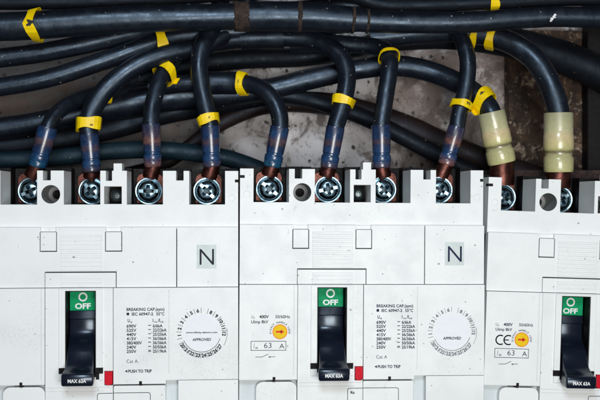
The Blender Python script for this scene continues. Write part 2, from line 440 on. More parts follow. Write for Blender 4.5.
# ================================================================ BREAKERS
W = 246.6
WELLS = [(13.5, 49), (75, 110.5), (136.5, 172), (198, 233.5)]
base = bmesh.new()
def build_meshes():
    K = {}
    # terminal block
    bm = bmesh.new(); box(bm, 0, W, 0, 58, -46, 0)
    post = boxes((123.5, 131.8, -7.2, 5, -22, -0.01))
    cutters = []
    for a, b in WELLS: cutters += boxes((a, b, -5, 33.5, -50, 5))
    c = bmesh.new(); cyl(c, 62.3, 23.4, 9.2, 3, 8.4, -35); cutters.append(c)
    c = bmesh.new(); cyl(c, 62.3, 23.4, 4.6, -30, 4.6, -50); cutters.append(c)
    cutters += boxes((54.7, 62.2, -5, 9.6, -50, 5), (185, 192.4, -5, 9.6, -50, 5), (116, 122, -5, 10, -50, 5),
                     (114.3, 131.5, 15.5, 33, -50, 5), (-1, 4.6, 6.6, 9.4, -12, 5), (243.3, 250, 8.6, 11.4, -12, 5))
    for uu, vv in ((240.3, 27), (7, 25.5)):
        c = bmesh.new(); cyl(c, uu, vv, 3.0, 2, 3.0, -0.5); cutters.append(c)
    K['terminal'] = cut(bm, cutters, 'terminal_block', union=post)
    tm = K['terminal']; tm.materials.append(M['white']); tm.materials.append(M['bore_shade'])
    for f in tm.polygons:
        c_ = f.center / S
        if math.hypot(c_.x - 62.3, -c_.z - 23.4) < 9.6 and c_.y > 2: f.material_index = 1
    for uu, vv in ():
        pass
    # base
    bm = bmesh.new(); box(bm, 0.5, W - 0.5, -4, 330, -118, -46.4)
    cutters = [x for a, b in WELLS for x in boxes((a, b, -8, 33.5, -70, -40))]  # black walls inside the wells also stand in for shaded partitions
    lower = boxes((0.5, W - 0.5, 58.4, 330, -60, -6.3))
    cutters += boxes((70.5, 114.5, 117.5, 206, -38, 0))
    K['base'] = cut(bm, cutters, 'base_housing', union=lower)
    # inserts behind the top notches, posts behind little screws
    for k, (u0, u1) in enumerate(((54.3, 62.6), (184.6, 192.8), (115.6, 122.4))):
        bm = bmesh.new(); box(bm, u0, u1, 0.4, 10, -45.5, -24); K['insert%d' % k] = mesh_from(bm, 'insert')
    bm = bmesh.new(); cyl(bm, 122.9, 24.5, 6.8, -45, 6.8, -33)
    for nm, bx in (('latch1', (33.5, 36.1, 207.3, 212.3, -2.2, 6.6)), ('latch2', (149.3, 151.9, 207.5, 211.8, -2.2, 6.6)),
                   ('gap_shade1', (27, 57.4, 209.5, 211.9, -2.3, -0.8)), ('gap_shade2', (124.6, 175.2, 209.5, 211.6, -2.3, -0.6)),
                   ('ear1', (70.7, 77.6, 193.7, 199.3, -2, 6.3)), ('ear2', (107.2, 113.8, 193.7, 199.3, -2, 6.3)), ('ear3', (107.2, 110.3, 199.6, 205.3, -2, 6.0)),
                   ('hook1', (0.1, 4.5, 6.7, 9.3, -11.8, -1.2)), ('hook2', (243.4, W - .1, 8.7, 11.3, -11.8, -1.2))):
        b_ = bmesh.new(); box(b_, *bx); K[nm] = mesh_from(b_, nm)
    b_ = bmesh.new(); box(b_, 77.6, 107.2, 118.1, 203, -30, 7.0)
    K['liner'] = cut(b_, boxes((78.5, 106.3, 118.9, 210, -40, 12)), 'slot_liner')
    K['boss'] = mesh_from(bm, 'screw_boss')
    # upper cover
    bm = bmesh.new(); box(bm, 0, W, 56, 115.0, -5.9, 5)
    g = 0.85
    cutters = []
    for a in (53.3, 116.6):
        b = a + 15.0
        cutters += boxes((a - g, a, 60.5, 79.8, -9, 9), (b, b + g, 60.5, 79.8, -9, 9), (a - g, b + g, 78.9, 79.9, -9, 9), (a, b, 55, 60.3, 1.6, 9), (a, b, 60.0, 60.6, -1, 9))
    cutters += boxes((57.6, 127, 99.4, 100.6, -9, 9), (126.2, 127.0, 100, 120, -9, 9), (57.3, 57.8, 99.8, 120, -9, 9), (185.4, 186.3, 50, 120, -9, 9))
    K['upper'] = cut(bm, cutters, 'upper_cover')
    # rib lines
    bm = bmesh.new(); v = 62.5
    while v < 113:
        if abs(v - 100) > 2.0:
            box(bm, 72.5, 113, v, v + 2.9, 4.9, 5.75)
        v += 4.1
    K['ribs'] = mesh_from(bm, 'ribs')
    # lower cover : left label panel / toggle panel / right print panel
    zt = 7.6
    bm = bmesh.new(); box(bm, 0, 57.7, 115.5, 210, -5.9, zt)
    K['left_panel'] = cut(bm, boxes((33.4, 36.2, 207.2, 213, -9, 12), (54.0, 54.5, 114, 205, 7.1, 9)), 'left_panel')
    bm = bmesh.new(); box(bm, 58.2, 123.6, 115.5, 330, -5.9, zt - 0.9)
    K['toggle_panel'] = cut(bm, boxes((77.5, 107.3, 118, 203, -9, 12), (71, 114, 193.5, 199.5, -9, 12), (107, 110.5, 199, 205.5, -9, 12), (115.4, 124.5, 197, 211.2, -9, 12), (60, 123.7, 213.0, 213.5, 6.3, 9), (60, 115, 216.6, 217, 6.4, 9)), 'toggle_panel')
    bm = bmesh.new(); box(bm, 71.3, 113.6, 116.2, 206, 6.6, 8.2)
    K['bezel'] = cut(bm, boxes((77.5, 107.3, 118, 210, 0, 12), (70, 120, 193.5, 199.5, 0, 12), (107, 110.5, 199, 210, 0, 12)), 'toggle_bezel')
    bm = bmesh.new(); box(bm, 124.2, W, 115.5, 206.6, -5.9, zt)
    lip = boxes((124.2, 175.5, 200, 210.2, -5.9, zt))
    K['right_panel'] = cut(bm, boxes((149.2, 152.0, 207.4, 213, -9, 12), (178.0, 178.5, 118, 200, 7.2, 9)), 'right_panel', union=lip)
    # low housing under the covers
    bm = bmesh.new(); box(bm, 0.3, 57.9, 200, 330, -5.8, -2.4)
    K['apron'] = mesh_from(bm, 'apron')
    bm = bmesh.new(); box(bm, 123.9, W - .3, 200, 330, -5.8, -2.4); K['apron2'] = mesh_from(bm, 'apron')
    def rounded(u0, u1, v0, v1, z0, z1, r):
        b = bmesh.new(); pts = []
        for cx_, cy_, a0 in ((u1 - r, v0 + r, 0), (u0 + r, v0 + r, 90)):
            for k in range(9):
                a = math.radians(a0 + 90 * k / 8); pts.append((cx_ + r * math.cos(a), cy_ - r * math.sin(a)))
        pts += [(u0, v1), (u1, v1)]
        lo = [b.verts.new(L(x, y, z0)) for x, y in pts]; hi = [b.verts.new(L(x, y, z1)) for x, y in pts]
        n = len(pts)
        for k in range(n): b.faces.new((lo[k], lo[(k + 1) % n], hi[(k + 1) % n], hi[k]))
        b.faces.new(lo[::-1]); b.faces.new(hi); bmesh.ops.recalc_face_normals(b, faces=b.faces); return b
    K['foot_left'] = mesh_from(rounded(17, 57.5, 212.5, 330, -2.3, 4.5, 7), 'foot')
    b = rounded(124.3, 175.0, 212.0, 330, -2.3, 5.5, 1.5)
    K['foot_mid'] = mesh_from(b, 'foot')
    b = bmesh.new(); box(b, 187.5, W, 207.2, 330, -2.3, 6.6)
    K['foot_right'] = mesh_from(b, 'foot')
    # toggle lever
    rows = [(117.0, -9.5, 13.4), (139.0, -9.3, 13.4), (139.6, -8.0, 13.4), (147, -6.5, 13.4), (148, -8.5, 13.4), (158, -9.0, 13.4), (164.0, -7.0, 13.3), (167.5, -1.5, 13.1), (171, 3.6, 13.0),
            (175, 7.4, 12.9), (178.5, 9.3, 12.9), (184, 12, 12.9), (189, 15.6, 13.1), (192.5, 20, 13.8), (194.6, 25.5, 14.7), (195.6, 29.3, 15.1), (197, 30.6, 15.2), (201, 31.0, 15.2), (205.5, 31.0, 15.2), (207.2, 30.2, 15.0), (208.0, 28.0, 14.8), (207.6, 18.0, 14.4), (205.5, 2, 13.6), (203.5, -14, 13.0)]
    bm = bmesh.new(); U = 92.4; R = []
    for (v, z, hw) in rows:
        e = 1.3
        # cross-section: rounded shoulders, towards back
        nxt = [(-hw, -4.0), (-hw, -1.6), (-hw + 0.35, -0.5), (-hw + e, 0.0), (hw - e, 0.0), (hw - 0.35, -0.5), (hw, -1.6), (hw, -4.0)]
        R.append((v, z, nxt))
    grid = []
    for i, (v, z, cs) in enumerate(R):
        a = R[max(i - 1, 0)]; c = R[min(i + 1, len(R) - 1)]
        dv, dz = c[0] - a[0], c[1] - a[1]; l = math.hypot(dv, dz) or 1
        nv, nz = -dz / l, dv / l
        grid.append([bm.verts.new(L(U + du, v + nv * dn, z + nz * dn)) for du, dn in cs])
    for g0, g1 in zip(grid, grid[1:]):
        for k in range(len(g0) - 1): bm.faces.new((g0[k], g0[k + 1], g1[k + 1], g1[k]))
    # side cheeks: close to a plane deep behind
    for side in (0, -1):
        pts = [g[side] for g in grid]
        bk = [bm.verts.new(L(U + (13.0 if side else -13.0), 117.5, -34)), bm.verts.new(L(U + (13.0 if side else -13.0), 203, -34))]
        bm.faces.new(pts + [bk[1], bk[0]])
    bmesh.ops.recalc_face_normals(bm, faces=bm.faces)
    K['lever'] = mesh_from(bm, 'toggle_lever', 48)
    # terminal screw : round washer head with combined slot and cross
    def lathe(prof, n=64):
        b = bmesh.new(); rings = []
        for r, z in prof:
            rings.append([b.verts.new(L(r * math.cos(2 * math.pi * k / n), r * math.sin(2 * math.pi * k / n), z)) for k in range(n)] if r > 0 else [b.verts.new(L(0, 0, z))])
        for r0, r1 in zip(rings, rings[1:]):
            for k in range(n):
                q = [r0[k % len(r0)], r0[(k + 1) % len(r0)], r1[(k + 1) % len(r1)], r1[k % len(r1)]]
                q = list(dict.fromkeys(q))
                if len(q) > 2: b.faces.new(q)
        b.faces.new(rings[-1]); bmesh.ops.recalc_face_normals(b, faces=b.faces); return b
    head = lathe([(0, 7.6), (2, 7.55), (5, 7.2), (7.6, 6.7), (9.2, 5.4), (10.6, 3.4), (11.2, 1.6), (11.5, 0.6), (12.6, 0.2), (13.3, 0.55), (14.0, 0.55), (14.5, 0.0), (14.5, -3)])
    def cross_cutter(al, aw, d0):
        out = []
        for th in (0, math.pi / 2):
            b = bmesh.new()
            top = [(-al, -aw), (al, -aw), (al, aw), (-al, aw)]
            lo = [(-al * .45, -aw * .5), (al * .45, -aw * .5), (al * .45, aw * .5), (-al * .45, aw * .5)]
            rt = lambda x, y: (x * math.cos(th) - y * math.sin(th), x * math.sin(th) + y * math.cos(th))
            A = [b.verts.new(L(*rt(*q), 8.2)) for q in top]; C = [b.verts.new(L(*rt(*q), d0)) for q in lo]
            for k in range(4): b.faces.new((A[k], A[(k + 1) % 4], C[(k + 1) % 4], C[k]))
            b.faces.new(A[::-1]); b.faces.new(C); bmesh.ops.recalc_face_normals(b, faces=b.faces); out.append(b)
        return out
    sl = boxes((-12.2, 12.2, -1.7, 1.7, 4.4, 12))
    K['screw'] = cut(head, cross_cutter(7.2, 2.1, -0.8) + sl, 'terminal_screw', smooth=38)
    sm = K['screw']; sm.materials.append(M['zinc']); sm.materials.append(M['recess'])
    for f in sm.polygons:
        c_ = f.center / S
        if math.hypot(c_.x, c_.z) < 8 and -c_.y < 4.0: f.material_index = 1
    head = lathe([(0, 3), (3, 2.9), (5.0, 2.1), (6.0, 0.8), (6.2, 0), (6.2, -2)], 40)
    K['small_screw'] = cut(head, cross_cutter(3.6, 1.0, 0.2), 'small_screw', smooth=38)
    return K
K = build_meshes()

POSES = [(-8.5, 171.0, 0.0), (240.0, 168.5, 0.35), (492.3, 176.6, 2.0)]
def well(b, i, z, v=19.5):
    X0, Y0, rot = POSES[b]; u = (WELLS[i][0] + WELLS[i][1]) / 2
    c, s = math.cos(math.radians(rot)), math.sin(math.radians(rot))
    return (X0 + u * c - v * s, Y0 + u * s + v * c, z)

def standard_parts(root, cover='white'):
    part('base_housing', K['base'], 'black', root)
    part('terminal_block', K['terminal'], 'white', root)
    for k in range(3): part('notch_insert', K['insert%d' % k], 'black', root)
    part('screw_boss', K['boss'], 'black', root)
    part('slot_liner', K['liner'], 'black', root)
    for k in ('latch1', 'latch2'): part('latch_slot', K[k], 'black', root)
    for k in ('gap_shade1', 'gap_shade2'): part('gap_shade_strip', K[k], 'black', root)  # black strips painting the shade in the gap under the panels
    for k in ('ear1', 'ear2', 'ear3', 'hook1', 'hook2'): part('notch_insert', K[k], 'black', root)
    uc = part('upper_cover', K['upper'], cover, root)
    part('rib_lines', K['ribs'], cover, uc)
    part('lower_cover', K['left_panel'], cover, root)
    tp = part('toggle_panel', K['toggle_panel'], 'white', root)
    part('toggle_bezel', K['bezel'], 'white', tp)
    part('side_cover', K['right_panel'], 'white', root)
    lower = part('lower_housing', K['apron'], 'grey_well', root)
    part('foot_block', K['foot_left'], 'white', lower)
    lower = part('lower_housing', K['apron2'], 'grey_well', root)
    part('foot_block', K['foot_mid'], 'white', lower)
    part('foot_block', K['foot_right'], 'white', lower)
    lv = part('toggle_lever', K['lever'], 'navy', root)
    g = bmesh.new(); box(g, 79.6, 105.2, 118.3, 139.0, -0.25, 0.35)
    op = part('off_plate', K.setdefault('plate', mesh_from(g, 'off_plate')), 'green', lv)
    op.location = L(0, 0, -9.0); 
    op.rotation_euler = (0, 0, 0)
    g = bmesh.new(); z = 0.45
    strip(g, arc(92.3, 125.6, 3.7, 0, 360, 40), 1.5, z)
    text(g, 'OFF', 92.3, 134.6, 5.2, 15.5, z, bold=0.035)
    K.setdefault('offtext', mesh_from(g, 'off_text'))
    ot = part('off_lettering', K['offtext'], 'white_ink', lv); ot.location = L(0, 0, -9.0)
    g = bmesh.new(); text(g, 'MAX 63A', 92.4, 202.3, 3.3, 17.5, 31.12, bold=0.03)
    K.setdefault('tiptext', mesh_from(g, 'tip_text'))
    part('rating_lettering', K['tiptext'], 'white_ink', lv)
    g = bmesh.new(); box(g, 115.9, 123.3, 197.4, 209.4, -5, 9.2); box(g, 117.2, 121.6, 209.4, 210.9, -5, 8.0)
    K.setdefault('trip', mesh_from(g, 'trip_button'))
    part('trip_button', K['trip'], 'red', root)
    ss = part('small_screw', K['small_screw'], 'zinc_dull', root); ss.location = L(122.9, 24.5, -32); ss.rotation_euler = (0, math.radians(40), 0)
def screws(root, angs):
    for i, a in enumerate(angs):
        u = (WELLS[i][0] + WELLS[i][1]) / 2
        o = part('terminal_screw', K['screw'], 'zinc', root); o.location = L(u + (0.6, 1.5, -1.0, -1.6)[i], 19.6, -60)
        o.rotation_euler = (random.uniform(-.04, .04), math.radians(a), random.uniform(-.05, .05))

roots = []
LAB = ['white circuit breaker with a web address on its dial and a black N sticker',
       'middle white circuit breaker, 63 A box but no CE mark beside its toggle',
       'slightly tilted white circuit breaker with CE mark, fed through two pale yellow sleeves']
for b, (X0, Y0, rot) in enumerate(POSES):
    r = thing('circuit_breaker', LAB[b], 'circuit breaker', B((X0, Y0, 0)), math.radians(rot), 'circuit breakers mounted side by side')
    standard_parts(r, 'cream' if b == 2 else 'white'); roots.append(r)
screws(roots[0], (-25, 50, 0, 45)); screws(roots[1], (38, -12, 45, 28)); screws(roots[2], (40, -35, 20, 60))

def add_prints(b, root):
    z = 7.72
    # capacity table
    g = bmesh.new(); u = 137.0
    text(g, 'BREAKING CAP.(sym)', u, 136.6, 2.9, 37, z, align='L', bold=0.028)
    box(g, u, u + 2.6, 139.8, 142.4, z - .1, z)
    text(g, 'IEC 60947-2', u + 5, 141.2, 2.9, 21, z, align='L', bold=0.028); text(g, '55°C', u + 29, 141.2, 2.9, 8, z, align='L', bold=0.028)
    text(g, 'U', u + 1, 147.6, 3.2, 2.2, z, align='L', bold=0.028); text(g, 'e', u + 3.8, 148.8, 2.2, 1.6, z, align='L', bold=0.02)
    text(g, 'I', u + 25.5, 147.6, 3.2, .6, z, align='L', bold=0.028); text(g, 'cu', u + 27, 148.8, 2.0, 2.8, z, align='L', bold=0.02); text(g, '/I', u + 30.6, 147.6, 3.2, 2, z, align='L', bold=0.028); text(g, 'cs', u + 33, 148.8, 2.0, 3, z, align='L', bold=0.02)
    rows = [('690V', '~', '6/6kA'), ('525V', '~', '22/22kA'), ('440V', '~', '25/25kA'), ('415V', '~', '36/36kA'), ('380/400V', '~', '36/36kA'), ('240V', '~', '50/50kA'), ('250V', '=', '25/19kA')]
    v = 153.0
    for a, m_, c in rows:
        text(g, a, u, v, 3.0, 9.6 if len(a) < 5 else 15, z, align='L', bold=0.028); text(g, m_, u + 22.5, v - (1.0 if m_ == '~' else .3), 3.6, 2.8, z, bold=0.03)
        text(g, c, u + 25.6, v, 3.0, 9.6 if len(c) < 6 else 13.5, z, align='L', bold=0.028); v += 4.15
    text(g, 'Cat A', u, 187.6, 3.4, 11, z, align='L', bold=0.0)
    text(g, 'PUSH TO TRIP', u + 1.6, 197.4, 2.9, 23, z, align='L', bold=0.035)
    f = g.faces.new([g.verts.new(L(*q)) for q in ((u - 1.8, 197.4, z), (u + 0.8, 198.8, z), (u + 0.8, 196.0, z))])
    f.normal_update()
    if f.normal.y > 0: f.normal_flip()
    part('rating_print', g, 'ink' if b == 0 else 'ink_blue', root)
    # date dial
    cu, cv = ((210.5, 160.3), (213.6, 162.6), (213.6, 162))[b]
    g = bmesh.new(); disc(g, cu, cv, 18.6, z - .3, z - 0.02)
    dl = part('dial_sticker', g, 'dial', root)
    g = bmesh.new(); zz = z + 0.05
    for k in range(12):
        a = 186 - 17.2 * k
        if k != 6:
            rad = math.radians(a); text(g, str(k + 1), cu + 22.1 * math.cos(rad), cv - 22.1 * math.sin(rad), 3.4, None, zz, rot=rad - math.pi / 2, bold=0.045)
        if k != 7 or True:
            t = math.radians(a + 8.6); strip(g, [(cu + 19.6 * math.cos(t), cv - 19.6 * math.sin(t)), (cu + 24.8 * math.cos(t), cv - 24.8 * math.sin(t))], 0.42, zz)
    for k, sx in enumerate(('20', '21', '22', '23', '24', '25', '26', '27')):
        a = 214 + 15.4 * k; rad = math.radians(a)
        text(g, sx, cu + 22.4 * math.cos(rad), cv - 22.4 * math.sin(rad), 3.6, 4.7, zz, rot=rad + math.pi / 2, bold=0.045)
        t = math.radians(a - 7.7); strip(g, [(cu + 20 * math.cos(t), cv - 20 * math.sin(t)), (cu + 24.8 * math.cos(t), cv - 24.8 * math.sin(t))], 0.42, zz)
    strip(g, arc(cu, cv, 19.0, 203, 342, 40), 0.5, zz)
    strip(g, arc(cu, cv, 25.2, -30, 10, 12), 0.35, zz)
    part('dial_numbers', g, 'ink' if b == 0 else 'ink_faded', dl)
    g = bmesh.new()
    if b != 1: text(g, 'www.infinity-electro.com', cu, cv - 0.5, 1.7, 31, zz, bold=0.03)
    text(g, 'APPROVED', cu, cv + 6.6, 2.6, 18.5, zz, bold=0.03, shear=0.15)
    part('dial_wording', g, 'ink', dl)
    # N sticker
    if b < 2:
        cu, cv = ((215.2, 85.2), (216.3, 84.4))[b]
        g = bmesh.new(); box(g, cu - 9.8, cu + 9.8, cv - 11.8, cv + 11.8, 5.0, 5.12)
        st = part('letter_sticker', g, 'sticker', root)
        g = bmesh.new(); text(g, 'N', cu + .3, cv, 16.2, 14.2, 5.2, bold=-0.004)
        part('letter', g, 'ink' if b == 0 else 'ink_blue', st)
    # left panel print
    if b > 0:
        o = 11.8 if b == 1 else 10.2; dv = 0 if b == 1 else 1.2
        g = bmesh.new()
        text(g, 'U', o, 147.2 + dv, 3.0, 2.1, z, align='L', shear=.1); text(g, 'i', o + 2.7, 148.3 + dv, 2.0, .6, z, align='L', bold=.02); text(g, '400V', o + 8, 147.2 + dv, 3.0, 9.4, z, align='L', bold=0.03); text(g, '50/60Hz', o + 24, 147.2 + dv, 3.0, 14.5, z, align='L', bold=0.015)
        text(g, 'Uimp 8kV', o, 152.2 + dv, 3.0, 17, z, align='L', bold=0.02)
        strip(g, [(o, 171.6 + dv), (o + 34.6, 171.6 + dv), (o + 34.6, 180.6 + dv), (o, 180.6 + dv), (o, 171.6 + dv)], 0.55, z)
        text(g, 'I', o + 3, 176.1 + dv, 5.4, .9, z, shear=0.2); text(g, 'n', o + 5.6, 177.8 + dv, 2.6, 2.0, z, bold=0.02)
        text(g, '63', o + 16.6, 175.7 + dv, 5.4, 7.4, z, bold=-0.005); text(g, 'A', o + 30.6, 176.4 + dv, 4.8, 5, z, bold=0.0)
        if b == 1: text(g, '0', o + 36.3, 176.4, 2.0, 1.2, z)
        strip(g, [(o + 4.5, 187.2 + dv), (o + 11, 187.2 + dv), (o + 17, 184.4 + dv)], 0.5, z); strip(g, [(o + 17.5, 187 + dv), (o + 24, 187 + dv)], 0.5, z)
        text(g, 'x', o + 18.6, 186.9 + dv, 2.2, 1.6, z, bold=.03)
        cu, cv = (o + 28.6, 162.2 + dv)
        if b == 2:
            cu = o + 27.2
            strip(g, arc(o + 5.4, 162.9 + dv, 4.6, 62, 298, 24), 1.25, z); strip(g, arc(o + 13.6, 162.9 + dv, 4.6, 62, 298, 24), 1.25, z); strip(g, [(o + 9.6, 162.9 + dv), (o + 13.6, 162.9 + dv)], 1.2, z)
        # small lettering round the disc
        for k, ch in enumerate('DIRECT HANDLE LOCK'):
            if ch == ' ': continue
            a = math.radians(188 - k * 11.6); text(g, ch, cu + 9.5 * math.cos(a), cv - 9.5 * math.sin(a), 1.7, None, z, rot=a - math.pi / 2, bold=.03)
        part('rating_print', g, 'ink_blue' if b == 2 else 'ink', root)
        g = bmesh.new(); disc(g, cu, cv, 7.4, 7.55, 7.7)
        ds = part('disc_sticker', g, 'orange', root)
        g = bmesh.new(); disc(g, cu, cv, 6.6, 7.7, 7.78); part('disc_face', g, 'yellow_dot', ds)
        g = bmesh.new(); strip(g, [(cu - 3.4, cv), (cu + 1.2, cv)], 1.8, 7.86)
        f = g.faces.new([g.verts.new(L(*q)) for q in ((cu + 4.2, cv, 7.86), (cu + .8, cv - 2.5, 7.86), (cu + .8, cv + 2.5, 7.86))]); f.normal_update()
        if f.normal.y > 0: f.normal_flip()
        part('arrow', g, 'red_ink', ds)
    # accessory label outline low on the panel
    g = bmesh.new(); zz = 6.85
    pts = [(108.5, 240), (108.5, 221)] + arc(110.5, 221, 2, 180, 90, 6) + [(158, 219)] + arc(158, 221, 2, 90, 0, 6) + [(160, 240)]
    strip(g, pts[:0] + [(108.5, 240), (108.5, 221), (109.1, 219.6), (110.5, 219.0), (123.3, 219.0)], 0.6, zz)
    strip(g, [(124.5, 219.0), (158, 219.0), (159.4, 219.6), (160, 221), (160, 240)], 0.6, 5.65)
    if b == 1: text(g, 'Rz', 111.5, 223.2, 2.6, 4.2, zz, align='L', bold=.04)
    part('label_outline', g, 'ink', root)
for b in range(3): add_prints(b, roots[b])

# ================================================================ CABLES
def lug(root, b, i, top, r, mat='copper'):
    """palm under the screw, neck rising to the crimp"""
    c = well(b, i, -64); rot = math.radians(POSES[b][2])
    bm = bmesh.new(); hw = 13.6; n = 10
    pts = []
    for k in range(n + 1):
        a = math.radians(180 - 90 * k / n); pts.append((-hw + 6 + 6 * math.cos(a), -18 + 6 - 6 * math.sin(a)))
    for k in range(n + 1):
        a = math.radians(90 - 90 * k / n); pts.append((hw - 6 + 6 * math.cos(a), -18 + 6 - 6 * math.sin(a)))
    pts += [(hw, 12.5), (-hw, 12.5)]
    f = lambda x, y, z: B((c[0] + x * math.cos(rot) - y * math.sin(rot), c[1] + x * math.sin(rot) + y * math.cos(rot), z)) - root.location
    for z0, z1 in ((-68.5, -63.6),):
        lo = [bm.verts.new(f(x, y, z0)) for x, y in pts]; hi = [bm.verts.new(f(x, y, z1)) for x, y in pts]
        m_ = len(pts)
        for k in range(m_): bm.faces.new((lo[k], lo[(k + 1) % m_], hi[(k + 1) % m_], hi[k]))
        bm.faces.new(lo[::-1]); bm.faces.new(hi)
    neck0 = B((c[0], c[1] - 14, -66.0)); d = top - neck0
    sweep(bm, [neck0, neck0 + d * .35, neck0 + d * .7, neck0 + d * 1.25], [r * .95 * S, r * 0.98 * S, r * .93 * S, r * .88 * S], root.location, 24)
    bmesh.ops.recalc_face_normals(bm, faces=bm.faces)
    return part('cable_lug', mesh_from(bm, 'cable_lug', 35), mat, root)

GB = 'cables screwed into the breaker terminals'
def feeder(label, b, i, ptop, pbot, r, mat, prof, pts, rc, cmat='cable', zt=-62, zb=-64, name='power_cable', lugmat='copper'):
    base_w = well(b, i, -66)
    root = thing(name, label, 'cable', B(base_w), 0, GB)
    A_ = B(at(*ptop, zt)); Z_ = B(at(*pbot, zb))
    first = (ptop[0] + (pbot[0] - ptop[0]) * .16, ptop[1] + (pbot[1] - ptop[1]) * .16, zt - 1, rc * .86)
    path = Path([first, (ptop[0], ptop[1], zt, rc * .95)] + [q if len(q) == 4 else q + (rc,) for q in pts])
    tube_part('insulation', path, root, cmat)
    sleeve('crimp_sleeve', root, A_, Z_, r * 1.06, mat, prof)
    lug(root, b, i, Z_, r, lugmat)
    return root, path

r1, p1 = feeder('black cable bending in from the left into the outermost blue crimp sleeve', 0, 0, (48, 127), (37, 167), 9.2, 'blue1', BLUE_PROF,
    [(53, 118, -66), (64, 107, -74), (80, 99, -88), (100, 93, -104), (124, 91, -122), (150, 90, -136), (185, 88, -140)], 7.6)
r2, p2 = feeder('black cable sweeping down from upper right through a wide yellow marker to a grey-blue sleeve', 0, 1, (89, 134), (92, 172), 9.0, 'blue2', BLUE_PROF,
    [(89, 122, -64), (94, 106, -66), (108, 87, -68), (130, 69, -72), (155, 57, -76), (183, 50, -84), (202, 46, -92), (222, 36, -100), (240, 20, -106), (250, -10, -108), (252, -60, -108)], 9.6)
r3, p3 = feeder('short upright black cable with a skewed yellow marker, above a copper-tinted sleeve', 0, 2, (151, 124), (153, 167), 8.8, 'blue3', BLUE_PROF,
    [(152, 110, -66), (156, 92, -72), (162, 77, -80), (170, 64, -92), (178, 50, -106), (185, 30, -116), (190, -5, -122), (195, -50, -122)], 8.4)
r4, p4 = feeder('upright black cable with a bent yellow marker touching its sleeve, last on the first breaker', 0, 3, (210, 126), (212, 167), 9.0, 'blue2', BLUE_PROF,
    [(206, 108, -64), (201, 85, -66), (199, 66, -68), (202, 48, -72), (211, 30, -80), (219, 10, -86), (222, -20, -90), (222, -60, -90)], 9.0)
r5, p5 = feeder('black cable arching from a level joint into a blue-green sleeve, marker on its level part', 1, 0, (280, 127), (272, 167), 9.2, 'blue1', BLUE_PROF,
    [(279, 114, -64), (272, 99, -68), (260, 88, -76), (246, 84, -84), (232, 83, -90), (205, 83, -94), (180, 84, -98), (150, 88, -104)], 8.8)
r6, p6 = feeder('black cable curving over and down through a level yellow marker beside the notched white post', 1, 1, (335.5, 127), (328.5, 168), 9.0, 'blue2', BLUE_PROF,
    [(339, 116, -64), (344, 98, -66), (347, 80, -70), (344, 62, -76), (333, 49, -84), (316, 41, -92), (295, 38, -98), (265, 38, -102), (230, 40, -106), (195, 46, -112)], 9.2)
r7, p7 = feeder('upright black cable crowned by a thin yellow hoop where it bends back', 1, 2, (381, 125), (381.5, 168), 9.4, 'blue2', BLUE_PROF,
    [(383, 112, -64), (386, 92, -66), (389, 72, -70), (389.5, 60, -76), (385, 50, -86), (370, 46, -95), (345, 44, -102), (320, 43, -108), (290, 44, -112)], 8.6)
r8, p8 = feeder('black cable with a flat yellow band crossing before the thick curved cable', 1, 3, (457, 127), (446, 165), 8.6, 'blue3', BLUE_PROF,
    [(459, 114, -64), (464, 95, -66), (467.5, 75, -68), (467, 56, -72), (461, 38, -80), (452, 22, -88), (446, -5, -92), (446, -60, -92)], 8.4)
r9, p9 = feeder('thick black cable arching across the back into the tilted pale yellow sleeve', 2, 0, (491, 112), (502, 163), 14.2, 'yell', YEL_PROF,
    [(485, 103, -70), (474, 93, -80), (458, 83, -94), (437, 74, -106), (410, 67, -112), (380, 66, -114), (345, 71, -116), (310, 79, -118), (270, 89, -122), (240, 93, -124, 12), (215, 94, -126, 14.5), (170, 97, -126, 14.5), (130, 103, -124, 14), (95, 110, -122, 12), (45, 121, -118), (0, 128, -118), (-60, 134, -118)], 10.6, lugmat='copper')
r10, p10 = feeder('thick glossy black cable arching down into the upright pale yellow sleeve', 2, 1, (558.5, 113), (558.5, 172), 14.8, 'yell', YEL_PROF,
    [(555, 98, -64), (547, 78, -68), (534, 59, -74), (517, 46, -82), (498, 38, -90), (475, 33, -98), (450, 31, -104), (410, 34, -110), (370, 38, -114)], 11.4)

# joints (sleeved butt connectors) on cable 5 and 9
def joint(path, root, px0, py0, px1, py1, z, grow, mat='cable', name='joint_sleeve'):
    a, b = sorted((path.near(px0, py0, z), path.near(px1, py1, z)))
    o = tube_part(name, path, root, mat, i0=a, i1=b + 1, grow=grow)
    return o
joint(p5, r5, 205, 83, 236, 83, -92, 1.28)
joint(p6, r6, 241, 39, 285, 38, -100, 1.18)
joint(p1, r1, 108, 92, 124, 91, -120, 1.25, 'cable_dark')

marker(p2, r2, 90, 125, -64, 12, 0.10, ('m', 2.4, 4, -3, .1), 1.22, tail=0)
marker(p3, r3, 164, 73, -84, 9, -0.30, None, 1.42, tail=5)
marker(p4, r4, 209, 120, -64, 9.0, 0.08, ('7', 2.2, 1, 0, .1), 1.22)
marker(p5, r5, 243, 84, -84, 8.5, 0.18, ('1', 3.0, 0, 0, 0), 1.18)
marker(p6, r6, 344, 101, -66, 8.5, 0.05, None, 1.20, tail=0)
marker(p7, r7, 389.5, 56, -78, 3.4, 0.0, None, 1.25, thick=1.1)
marker(p8, r8, 461, 105, -65, 7.5, 0.0, ('N', 3.4, 4, 0, -.2), 1.25)
marker(p9, r9, 484, 103, -70, 12, 0.25, ('4', 5.0, -1, 2, -.9), 1.22, tail=-5)
marker(p10, r10, 491, 38, -92, 9, 0.10, None, 1.12)
marker(p10, r10, 475, 34, -98, 7, -0.1, None, 1.16)
marker(p1, r1, 104, 96, -100, 4, 0.1, None, 1.3)

